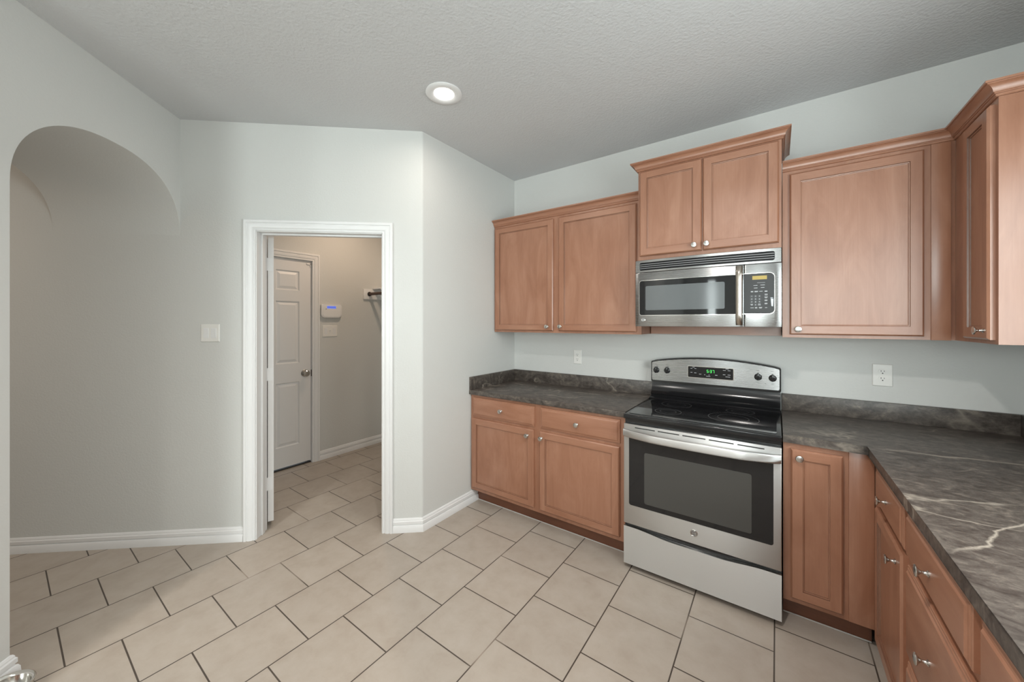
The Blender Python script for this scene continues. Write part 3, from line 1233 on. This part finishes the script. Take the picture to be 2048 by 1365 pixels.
# cooktop: framed glass
CF = 2.168
bm = bmesh.new()
box(bm, 0.001, RW - 0.001, CF, RB - 0.005, 0.886, 0.913, 0.005, 3)
ck = obj('cooktop', bm, M_BLACK, t)
bm = bmesh.new()
plate_pts = rrect(0.022, RW - 0.022, CF + 0.035, 2.700, 0.012)
prism(bm, plate_pts, lambda p: (p[0], p[1], 0.9125), lambda p: (p[0], p[1], 0.9155))
obj('glass_top', bm, M_GLASS, ck)


def ring_flat(bm, cx, cy, r0, r1, z, n=48):
    a = [bm.verts.new((cx + r0 * cos(2 * pi * k / n), cy + r0 * sin(2 * pi * k / n), z)) for k in range(n)]
    b = [bm.verts.new((cx + r1 * cos(2 * pi * k / n), cy + r1 * sin(2 * pi * k / n), z)) for k in range(n)]
    for k in range(n):
        j = (k + 1) % n
        bm.faces.new((a[k], a[j], b[j], b[k]))


for cx, cy, rr in ((0.205, 2.37, 0.075), (0.540, 2.42, 0.125), (0.205, 2.60, 0.09), (0.56, 2.62, 0.075)):
    bm = bmesh.new()
    ring_flat(bm, cx, cy, rr - 0.004, rr, 0.9157)
    ring_flat(bm, cx, cy, rr * 0.62 - 0.003, rr * 0.62, 0.9157)
    obj('burner_ring', bm, M_RING, ck, False)

# backguard: lower black riser with a ledge, arched steel panel above
bm = bmesh.new()
prof = [(RB, 0.906), (2.705, 0.906), (2.700, 0.918), (2.712, 0.928), (2.745, 0.930), (2.752, 0.936), (2.746, 0.944), (2.738, 0.948), (2.752, 0.958), (2.770, 0.99), (2.776, 1.028), (RB, 1.028)]
prism(bm, prof, lambda p: (0.004, p[0], p[1]), lambda p: (RW - 0.004, p[0], p[1]))
bg = obj('backguard', bm, M_BLACK, t, True, 40)


def arch_panel(x0, x1, zb, ze, zm, r, n=24):
    """rectangle whose top edge rises in an arc"""
    pts = [(x0, zb + r), (x0 + r * 0.3, zb + r * 0.3), (x0 + r, zb), (x1 - r, zb), (x1 - r * 0.3, zb + r * 0.3), (x1, zb + r)]
    pts += [(x1, ze - r), (x1 - r * 0.3, ze - r * 0.25)]
    for k in range(1, n):
        u = k / n
        x = x1 + (x0 - x1) * u
        z = ze + (zm - ze) * (1 - (2 * u - 1) ** 2)
        if x1 - r * 0.8 > x > x0 + r * 0.8:
            pts.append((x, z))
    pts += [(x0 + r * 0.3, ze - r * 0.25), (x0, ze - r)]
    return pts


bm = bmesh.new()
plate(bm, arch_panel(0.0, RW, 1.026, 1.180, 1.218, 0.012), 2.768, RB)
obj('panel_surround', bm, M_BLACK, bg, True, 40)
PY = 2.760
bm = bmesh.new()
plate(bm, arch_panel(0.008, RW - 0.008, 1.042, 1.171, 1.207, 0.008), PY, 2.769)
cp = obj('control_panel', bm, M_STEEL_DIM, t, True, 40)
bm = bmesh.new()
plate(bm, rrect(0.243, 0.517, 1.079, 1.160, 0.007), PY - 0.002, PY)
obj('display_bezel', bm, M_POLISH, cp)
bm = bmesh.new()
plate(bm, rrect(0.247, 0.513, 1.083, 1.156, 0.005), PY - 0.003, PY - 0.001)
obj('display_glass', bm, M_GLASS, cp)
bm = bmesh.new()
for i, ch in enumerate('537'):
    seven_seg(bm, ch, 0.361 + (0, 0.019, 0.034)[i], 1.120, 0.0105, 0.019, PY - 0.003)
for dz in (0.0055, 0.0115):
    box(bm, 0.3752, 0.3768, PY - 0.0034, PY - 0.003, 1.120 + dz, 1.1216 + dz)
obj('clock_digits', bm, M_GREEN, cp, False)
for (x, z, w) in ((0.262, 1.141, 0.012), (0.286, 1.141, 0.012), (0.274, 1.150, 0.014), (0.262, 1.114, 0.012), (0.285, 1.112, 0.014), (0.315, 1.106, 0.014), (0.346, 1.104, 0.006), (0.372, 1.104, 0.006),
                  (0.358, 1.095, 0.024), (0.410, 1.106, 0.014), (0.455, 1.141, 0.016), (0.482, 1.141, 0.016), (0.470, 1.151, 0.018), (0.455, 1.113, 0.014), (0.482, 1.113, 0.016), (0.470, 1.100, 0.026)):
    bm = bmesh.new()
    box(bm, x, x + w, PY - 0.0034, PY - 0.003, z, z + 0.0026)
    obj('key_caption', bm, M_MARK, cp, False)
for kx, kz, kr in ((0.038, 1.114, 0.0205), (0.111, 1.116, 0.0205), (0.646, 1.116, 0.0205), (0.720, 1.114, 0.0205)):
    bm = bmesh.new()
    lathe(bm, [(kr, 0), (kr, -0.005), (kr * 0.92, -0.007), (kr * 0.80, -0.008), (kr * 0.74, -0.020), (kr * 0.66, -0.023), (0, -0.024)], 'y', (kx, PY, kz), 28)
    box(bm, kx - 0.0052, kx + 0.0052, PY - 0.030, PY - 0.006, kz - 0.018, kz + 0.026, 0.002)
    obj('burner_knob', bm, M_BLACK, cp)
for kx in (0.038, 0.111, 0.646, 0.720):
    bm = bmesh.new()
    for k in range(11):
        a = R(-40 + 260 * k / 10)
        px, pz = kx + 0.0275 * cos(a), 1.115 + 0.0275 * sin(a)
        box(bm, px - 0.0009, px + 0.0009, PY - 0.0004, PY, pz - 0.0009, pz + 0.0009)
    obj('dial_lettering', bm, M_MARKD, cp, False)
    for xa, xb, za in ((-0.009, 0.006, 1.1545), (-0.006, 0.007, 1.0780)):
        bm = bmesh.new()
        box(bm, kx + xa, kx + xb, PY - 0.0004, PY, za, za + 0.0019)
        obj('dial_caption', bm, M_MARKD, cp, False)
for kx in (0.075, 0.683):
    bm = bmesh.new()
    lathe(bm, [(0.0022, 0), (0.0022, -0.0008), (0, -0.001)], 'y', (kx, PY, 1.0795), 12)
    obj('indicator', bm, M_MARKD, cp)

# oven door
DF = 2.170
bm = bmesh.new()
box(bm, 0.002, RW - 0.002, DF, RF - 0.001, 0.270, 0.858, 0.004, 2)
dr = obj('oven_door', bm, M_STEEL, t)
bm = bmesh.new()
plate(bm, rrect(0.034, RW - 0.034, 0.384, 0.782, (0.012, 0.012, 0.002, 0.002)), DF - 0.002, DF)
gl = obj('door_glass', bm, M_GLASS, dr)
bm = bmesh.new()
plate(bm, rrect(0.122, RW - 0.122, 0.412, 0.706, 0.010), DF - 0.003, DF - 0.001)
obj('inner_window', bm, M_WINDOW, dr)
bm = bmesh.new()
for k in range(5):
    x = 0.068 + k * 0.128
    box(bm, x, x + 0.112, DF - 0.0008, DF, 0.838, 0.8435)
obj('vent_slots', bm, M_SLOT, dr, False)
# handle: wide bowed bar
bm = bmesh.new()
secs = []
NS = 28
for k in range(NS + 1):
    u = k / NS
    x = 0.004 + (RW - 0.008) * u
    e = min(1.0, 4.6 * min(u, 1 - u)) ** 0.6
    yo = DF - 0.010 - 0.036 * e
    zc = 0.808 - 0.006 * (1 - (2 * u - 1) ** 2)
    loop = []
    for j in range(16):
        a = 2 * pi * j / 16
        hw, hh = 0.0095, 0.0225
        cx = abs(cos(a)) ** 0.7 * (1 if cos(a) > 0 else -1)
        cz = abs(sin(a)) ** 0.7 * (1 if sin(a) > 0 else -1)
        loop.append(bm.verts.new((x, yo + hw * cx, zc + hh * cz)))
    secs.append(loop)
for a, b in zip(secs, secs[1:]):
    for j in range(16):
        m = (j + 1) % 16
        bm.faces.new((a[j], a[m], b[m], b[j]))
bm.faces.new(secs[0][::-1])
bm.faces.new(secs[-1])
hd = obj('door_handle', bm, M_STEEL, dr, True, 50)
for bx_ in (0.010, RW - 0.040):
    bm = bmesh.new()
    box(bm, bx_, bx_ + 0.03, DF - 0.016, DF, 0.790, 0.824, 0.003)
    obj('handle_bracket', bm, M_STEEL, dr)
emblem(dr, 0.381, 0.330, DF, 0.0185)

# storage drawer with scooped top edge
bm = bmesh.new()
top = []
NT = 28
for k in range(NT + 1):
    u = k / NT
    s_ = max(0.0, min(1.0, (0.42 - abs(u - 0.5)) / 0.28))
    s_ = s_ * s_ * (3 - 2 * s_)
    top.append((0.002 + (RW - 0.004) * u, 0.252 - 0.016 * s_))
pts = [(0.002, 0.032), (RW - 0.002, 0.032)] + top[::-1]
plate(bm, pts, DF + 0.001, RF - 0.001)
obj('storage_drawer', bm, M_STEEL, t, True, 40)

# ------------------------------------------------------------------ over-the-range microwave
MW, MH = 0.762, 0.420
MY, MZ = 2.400, 1.430
t = thing('microwave', 'stainless over-the-range microwave below the raised cabinet', 'microwave', (RX0, MY, MZ))
BOW = 0.020


def bowed(name, bm, mat_, parent, smooth=True, angle=30):
    bmesh.ops.recalc_face_normals(bm, faces=bm.faces)
    slice_x(bm, 0.0, MW, 24)
    bow_y(bm, MW, BOW)
    return obj(name, bm, mat_, parent, smooth, angle)


bm = bmesh.new()
box(bm, 0.002, MW - 0.002, 0.026, YW - MY - 0.070, 0.006, MH - 0.002)
obj('body', bm, M_BLACKM, t, False)
bm = bmesh.new()
box(bm, 0.0, MW, 0.0, 0.025, 0.342, MH, 0.002, 1)
vp = bowed('vent_panel', bm, M_STEEL_DIM, t)
bm = bmesh.new()
plate(bm, rrect(0.028, 0.732, 0.355, 0.404, 0.010), -0.0015, 0.001)
bowed('grille_recess', bm, plain('grille_black', (0.008, 0.008, 0.009), 0.5, 0, 0.2), vp)
bm = bmesh.new()
for k in range(3):
    z = 0.3650 + k * 0.0122
    box(bm, 0.030, 0.730, -0.0055, -0.001, z, z + 0.0034)
bowed('grille_louvres', bm, plain('louvre_glint', (0.27, 0.27, 0.275), 0.3), vp)  # grey carries the bright reflection along the louvre tops
# door
XS = 0.595
bm = bmesh.new()
box(bm, 0.0, XS - 0.001, 0.0, 0.025, 0.0, 0.3405, 0.003, 2)
md = bowed('door', bm, M_STEEL_DIM, t)
bm = bmesh.new()
plate(bm, rrect(0.025, 0.592, 0.068, 0.291, (0.016, 0.001, 0.001, 0.016)), -0.0012, 0.001)
bowed('glass_rim', bm, M_POLISH, md)
bm = bmesh.new()
plate(bm, rrect(0.0275, 0.592, 0.071, 0.288, (0.015, 0.001, 0.001, 0.015)), -0.002, 0.001)
mg = bowed('door_glass', bm, M_GLASS, md)
bm = bmesh.new()
plate(bm, rrect(0.066, 0.503, 0.102, 0.254, 0.008), -0.0026, -0.001)
bowed('inner_window', bm, M_MWIN, md)
# handle
bm = bmesh.new()
hs = []
for k in range(17):
    u = k / 16
    z = 0.010 + 0.325 * u
    e = min(1.0, 7 * min(u, 1 - u)) ** 0.5
    yo = -0.020 - 0.012 - 0.020 * e
    loop = []
    for j in range(14):
        a = 2 * pi * j / 14
        loop.append(bm.verts.new((0.574 + 0.0165 * cos(a), yo + 0.009 * sin(a), z)))
    hs.append(loop)
for a, b in zip(hs, hs[1:]):
    for j in range(14):
        m = (j + 1) % 14
        bm.faces.new((a[j], a[m], b[m], b[j]))
bm.faces.new(hs[0][::-1])
bm.faces.new(hs[-1])
for z in (0.016, 0.305):
    box(bm, 0.561, 0.587, -0.036, 0.0, z, z + 0.022, 0.003)
obj('door_handle', bm, M_BAR, md, True, 50)
emblem(md, 0.051, 0.040, -0.0055, 0.0135)
# control side
bm = bmesh.new()
box(bm, XS + 0.001, MW, 0.0, 0.025, 0.0, 0.3405, 0.003, 2)
ms = bowed('control_side', bm, M_STEEL_DIM, t)
bm = bmesh.new()
plate(bm, rrect(XS + 0.001, 0.733, 0.070, 0.292, (0.001, 0.024, 0.024, 0.001)), -0.0014, 0.001)
bowed('keypad_rim', bm, M_POLISH, ms)
bm = bmesh.new()
plate(bm, rrect(XS + 0.001, 0.7305, 0.0725, 0.2895, (0.001, 0.0225, 0.0225, 0.001)), -0.0022, 0.001)
kp = bowed('keypad', bm, M_BLACKM, t)
bm = bmesh.new()
box(bm, 0.633, 0.698, -0.0032, -0.001, 0.256, 0.276)
bowed('display', bm, M_AMBER, kp)
bm = bmesh.new()
bm2 = bmesh.new()


def bowoff(x):
    return -BOW * (1 - ((x - MW / 2) / (MW / 2)) ** 2)


digits = ['1', '2', '3', '4', '5', '6', '7', '8', '9']
for i, dgt in enumerate(digits):
    x = 0.630 + (i % 3) * 0.0175
    z = 0.1665 - (i // 3) * 0.0155
    yk = bowoff(x) - 0.0022
    box(bm2, x - 0.0066, x + 0.0066, yk - 0.0006, yk + 0.002, z - 0.0055, z + 0.0055)
    text_bm(bm, dgt, 0.0098, x, z, yk - 0.0011, 0, 0.0004)
x, z = 0.6475, 0.120
yk = bowoff(x) - 0.0022
box(bm2, x - 0.0066, x + 0.0066, yk - 0.0006, yk + 0.002, z - 0.0055, z + 0.0055)
text_bm(bm, '0', 0.0098, x, z, yk - 0.0011, 0, 0.0004)
for (x, z, w) in ((0.640, 0.238, 0.050), (0.638, 0.2235, 0.018), (0.669, 0.2245, 0.020), (0.640, 0.210, 0.016), (0.671, 0.211, 0.016),
                  (0.626, 0.192, 0.011), (0.643, 0.192, 0.016), (0.664, 0.191, 0.015), (0.688, 0.192, 0.012), (0.626, 0.189, 0.011), (0.643, 0.189, 0.014), (0.688, 0.189, 0.012),
                  (0.688, 0.175, 0.013), (0.688, 0.170, 0.013), (0.687, 0.160, 0.015), (0.689, 0.155, 0.010), (0.688, 0.144, 0.012), (0.688, 0.140, 0.012), (0.688, 0.127, 0.012), (0.688, 0.123, 0.012),
                  (0.624, 0.122, 0.012), (0.626, 0.118, 0.009), (0.659, 0.123, 0.011), (0.658, 0.118, 0.013), (0.624, 0.103, 0.016), (0.645, 0.105, 0.010), (0.645, 0.101, 0.010), (0.662, 0.105, 0.015), (0.664, 0.101, 0.011), (0.690, 0.103, 0.009)):
    yk = bowoff(x + w / 2) - 0.0026
    box(bm, x, x + w, yk - 0.0004, yk + 0.0012, z, z + (0.0012 if w > 0.04 else 0.0022))
obj('key_lettering', bm, M_MARK, kp, False)
obj('keys', bm2, M_KEY, kp, False)
bm = bmesh.new()
ys = bowoff(0.720) - 0.0024
plate(bm, [(0.7145, 0.152), (0.7265, 0.150), (0.7245, 0.110), (0.7175, 0.112)], ys - 0.0006, ys + 0.001)
plate(bm, [(0.7135, 0.1575), (0.7245, 0.1565), (0.7245, 0.1535), (0.7135, 0.154)], ys - 0.0006, ys + 0.001)
obj('worn_sticker', bm, plain('sticker_white', (0.62, 0.66, 0.72), 0.4), kp, False)

# ------------------------------------------------------------------ small fixtures
def outlet(name, label, loc, rz, w, h):
    t = thing(name, label, 'outlet', loc, rz)
    bm = bmesh.new()
    rings(bm, -w / 2, w / 2, -h / 2, h / 2, [(0, -0.0005), (0.001, -0.004), (0.004, -0.006)])
    obj('cover_plate', bm, M_PLATE, t, True, 20)
    for zc in (0.0195, -0.0195):
        bm = bmesh.new()
        pts = []
        for k in range(32):
            a = 2 * pi * k / 32
            pts.append((0.0172 * cos(a), zc + max(-0.0138, min(0.0138, 0.0172 * sin(a)))))
        plate(bm, pts, -0.0078, -0.004)
        rc = obj('receptacle', bm, M_PLATE, t, True, 40)
        bm = bmesh.new()
        box(bm, -0.0075, -0.0052, -0.0082, -0.0076, zc - 0.001, zc + 0.0075)
        box(bm, 0.0052, 0.0075, -0.0082, -0.0076, zc, zc + 0.0065)
        plate(bm, [(0.0028 * cos(pi * k / 8), zc - 0.0098 + 0.0045 * sin(pi * k / 8)) for k in range(9)] + [(-0.0028, zc - 0.0115), (0.0028, zc - 0.0115)], -0.0082, -0.0076)
        obj('slots', bm, M_SLOT, rc, False)
    bm = bmesh.new()
    lathe(bm, [(0.003, 0), (0.003, -0.001), (0, -0.0014)], 'y', (0, -0.006, 0), 12)
    obj('screw', bm, M_PLATE, t)
    return t


outlet('wall_outlet', 'small white duplex outlet above the left countertop', (-1.363, YW, 1.165), 0, 0.072, 0.118)
outlet('wall_outlet', 'larger white duplex outlet above the right countertop', (0.472, YW, 1.164), 0, 0.082, 0.122)


def switch(name, label, loc, rz, w, h, gangs):
    t = thing(name, label, 'light switch', loc, rz)
    bm = bmesh.new()
    rings(bm, -w / 2, w / 2, -h / 2, h / 2, [(0, -0.0005), (0.001, -0.004), (0.004, -0.006)])
    obj('cover_plate', bm, M_PLATE, t, True, 20)
    for gx, kind in gangs:
        bm = bmesh.new()
        if kind == 'rocker':
            box(bm, gx - 0.0165, gx + 0.0165, -0.0066, -0.004, -0.033, 0.033, 0.0008, 1)
            a = [bm.verts.new(p) for p in ((gx - 0.014, -0.0068, -0.030), (gx + 0.014, -0.0068, -0.030), (gx + 0.014, -0.0095, 0.030), (gx - 0.014, -0.0095, 0.030))]
            b = [bm.verts.new(p) for p in ((gx - 0.014, -0.006, -0.030), (gx + 0.014, -0.006, -0.030), (gx + 0.014, -0.006, 0.030), (gx - 0.014, -0.006, 0.030))]
            bm.faces.new(a)
            for i in range(4):
                j = (i + 1) % 4
                bm.faces.new((a[i], b[i], b[j], a[j]))
        elif kind == 'toggle':
            box(bm, gx - 0.006, gx + 0.006, -0.0068, -0.004, -0.013, 0.013)
            box(bm, gx - 0.004, gx + 0.004, -0.016, -0.006, 0.0, 0.009, 0.0015)
        obj('rocker' if kind == 'rocker' else 'toggle', bm, M_TRIM, t)
    return t


swp = C + dD * 1.3765
switch('light_switch', 'white double rocker switch on the wall between arch and laundry doorway', (swp.x, swp.y, 1.385), AD, 0.116, 0.117, [(-0.023, 'rocker'), (0.023, 'rocker')])
switch('light_switch', 'white three-gang switch plate below the alarm keypad in the laundry', (XB, 2.101, 1.362), pi / 2, 0.163, 0.122, [(-0.046, 'rocker'), (0.0, 'toggle'), (0.046, 'rocker')])

t = thing('alarm_keypad', 'white alarm keypad with blue display on the laundry wall', 'alarm keypad', (XB, 2.108, 1.580), pi / 2)
bm = bmesh.new()
plate(bm, rrect(-0.112, 0.112, -0.072, 0.070, (0.03, 0.03, 0.018, 0.018)), -0.028, -0.001)
bmesh.ops.bevel(bm, geom=[e for e in bm.edges if all(abs(v.co.y + 0.028) < 1e-6 for v in e.verts)], offset=0.008, segments=3, profile=0.5, affect='EDGES')
obj('housing', bm, M_TRIM, t)
bm = bmesh.new()
plate(bm, rrect(-0.052, 0.046, 0.025, 0.051, 0.003), -0.029, -0.027)
dsp = obj('display', bm, M_BLUE, t)
bm = bmesh.new()
for k in range(11):
    box(bm, -0.046 + k * 0.008, -0.0405 + k * 0.008, -0.0294, -0.029, 0.036, 0.041)
obj('display_text', bm, plain('display_ink', (0.05, 0.06, 0.25), 0.5), dsp, False)
bm = bmesh.new()
plate(bm, rrect(-0.095, 0.095, -0.062, 0.004, (0.024, 0.024, 0.02, 0.02)), -0.030, -0.027)
bmesh.ops.bevel(bm, geom=[e for e in bm.edges if all(abs(v.co.y + 0.030) < 1e-6 for v in e.verts)], offset=0.001, segments=1, profile=0.5, affect='EDGES')
obj('flip_cover', bm, M_TRIM, t)
bm = bmesh.new()
lathe(bm, [(0.004, 0), (0.004, -0.001), (0, -0.001)], 'y', (-0.062, -0.028, 0.018), 12)
obj('indicator', bm, M_MARKD, t)

# closet shelf with rod across the laundry's back wall
t = thing('closet_shelf', 'white closet shelf with dark hanging rod in the laundry', 'shelf', (XB, LY, 0))
sl = XL - WT - XB - 0.004
bm = bmesh.new()
box(bm, 0.002, sl, -0.290, -0.001, 1.848, 1.866, 0.002)
obj('shelf_board', bm, M_TRIM, t)
bm = bmesh.new()
box(bm, 0.001, 0.020, -0.405, -0.002, 1.728, 1.848, 0.003)
obj('end_cleat', bm, M_TRIM, t)
bm = bmesh.new()
box(bm, sl - 0.019, sl, -0.405, -0.002, 1.728, 1.848, 0.003)
obj('end_cleat', bm, M_TRIM, t)
bm = bmesh.new()
tube(bm, [(0.018, -0.335, 1.790), (sl - 0.018, -0.335, 1.790)], 0.0175, 16)
obj('hanging_rod', bm, M_ROD, t)
bm = bmesh.new()
lathe(bm, [(0.026, 0.0), (0.026, 0.008), (0.019, 0.010), (0.019, 0.018)], 'x', (0.020, -0.335, 1.790), 20)
obj('rod_socket', bm, M_SLOT, t)
bm = bmesh.new()
tube(bm, [(0.20, -0.34, 1.765), (0.20, -0.30, 1.80), (0.20, -0.28, 1.843)], 0.006, 8)
box(bm, 0.19, 0.21, -0.300, -0.002, 1.836, 1.848)
box(bm, 0.19, 0.21, -0.010, -0.002, 1.45, 1.848)
v0, v1 = Vector((0.20, -0.31, 1.765)), Vector((0.20, -0.006, 1.47))
tube(bm, [v0, v1], 0.009, 8)
obj('bracket', bm, M_TRIM, t)

# round steel bowl at the lower left
t = tag(None or thing('steel_bowl', 'round stainless steel bowl on the floor against the arch wall', 'bowl', (-2.400, 0.010, 0)), 'round stainless steel bowl on the floor against the arch wall', 'bowl')
bm = bmesh.new()
lathe(bm, [(0.0, 0.006), (0.055, 0.006), (0.064, 0.014), (0.070, 0.050), (0.073, 0.058), (0.080, 0.060), (0.083, 0.057), (0.082, 0.052), (0.078, 0.050), (0.080, 0.0), (0.072, 0.0), (0.0, 0.002)], 'z', (0, 0, 0), 40)
obj('dish', bm, M_POLISH, t, True, 60)

# recessed ceiling lights (the first is the one in the photograph)
for i, (cx, cy) in enumerate(CANS):
    if i == 0:
        t = thing('recessed_light', 'lit white recessed ceiling light', 'ceiling light', (cx, cy, H))
        bm = bmesh.new()
        prof = [(0.1045, 0.0), (0.105, -0.004), (0.100, -0.0080), (0.080, -0.0088), (0.062, -0.0065), (0.0575, -0.002), (0.0575, 0.0)]
        n = 56
        ls = [[bm.verts.new((r_ * cos(2 * pi * k / n), r_ * sin(2 * pi * k / n), h)) for k in range(n)] for r_, h in prof]
        for a, b in zip(ls, ls[1:] + ls[:1]):
            for k in range(n):
                j = (k + 1) % n
                bm.faces.new((a[k], a[j], b[j], b[k]))
        obj('trim_ring', bm, M_TRIM, t, True, 40)
        bm = bmesh.new()
        lathe(bm, [(0.0, -0.0005), (0.057, -0.0005), (0.057, -0.003), (0.04, -0.006), (0.0, -0.007)], 'z', (0, 0, 0), 40)
        obj('lens', bm, M_BULB, t)
        area('downlight_lamp', (cx, cy, H - 0.010), (0, 0, 0), 0.11, 0.11, PW['can'], (1.0, 0.90, 0.80), 'DISK', 170)
    else:
        area('downlight_lamp', (cx, cy, H - 0.012), (0, 0, 0), 0.11, 0.11, PW['cans'], WARM, 'DISK', 150)
# lamps of the laundry and of the hall behind the arch
area('laundry_lamp', (-3.25, 2.15, H - 0.05), (0, 0, 0), 0.13, 0.13, PW['laundry'], LAUNDRYW, 'DISK')
hp = A0 + bA * 2.0 + dA * 0.85
area('hall_lamp', (hp.x, hp.y, H - 0.03), (0, 0, 0), 0.2, 0.2, PW['hall'], HALLW, 'DISK')
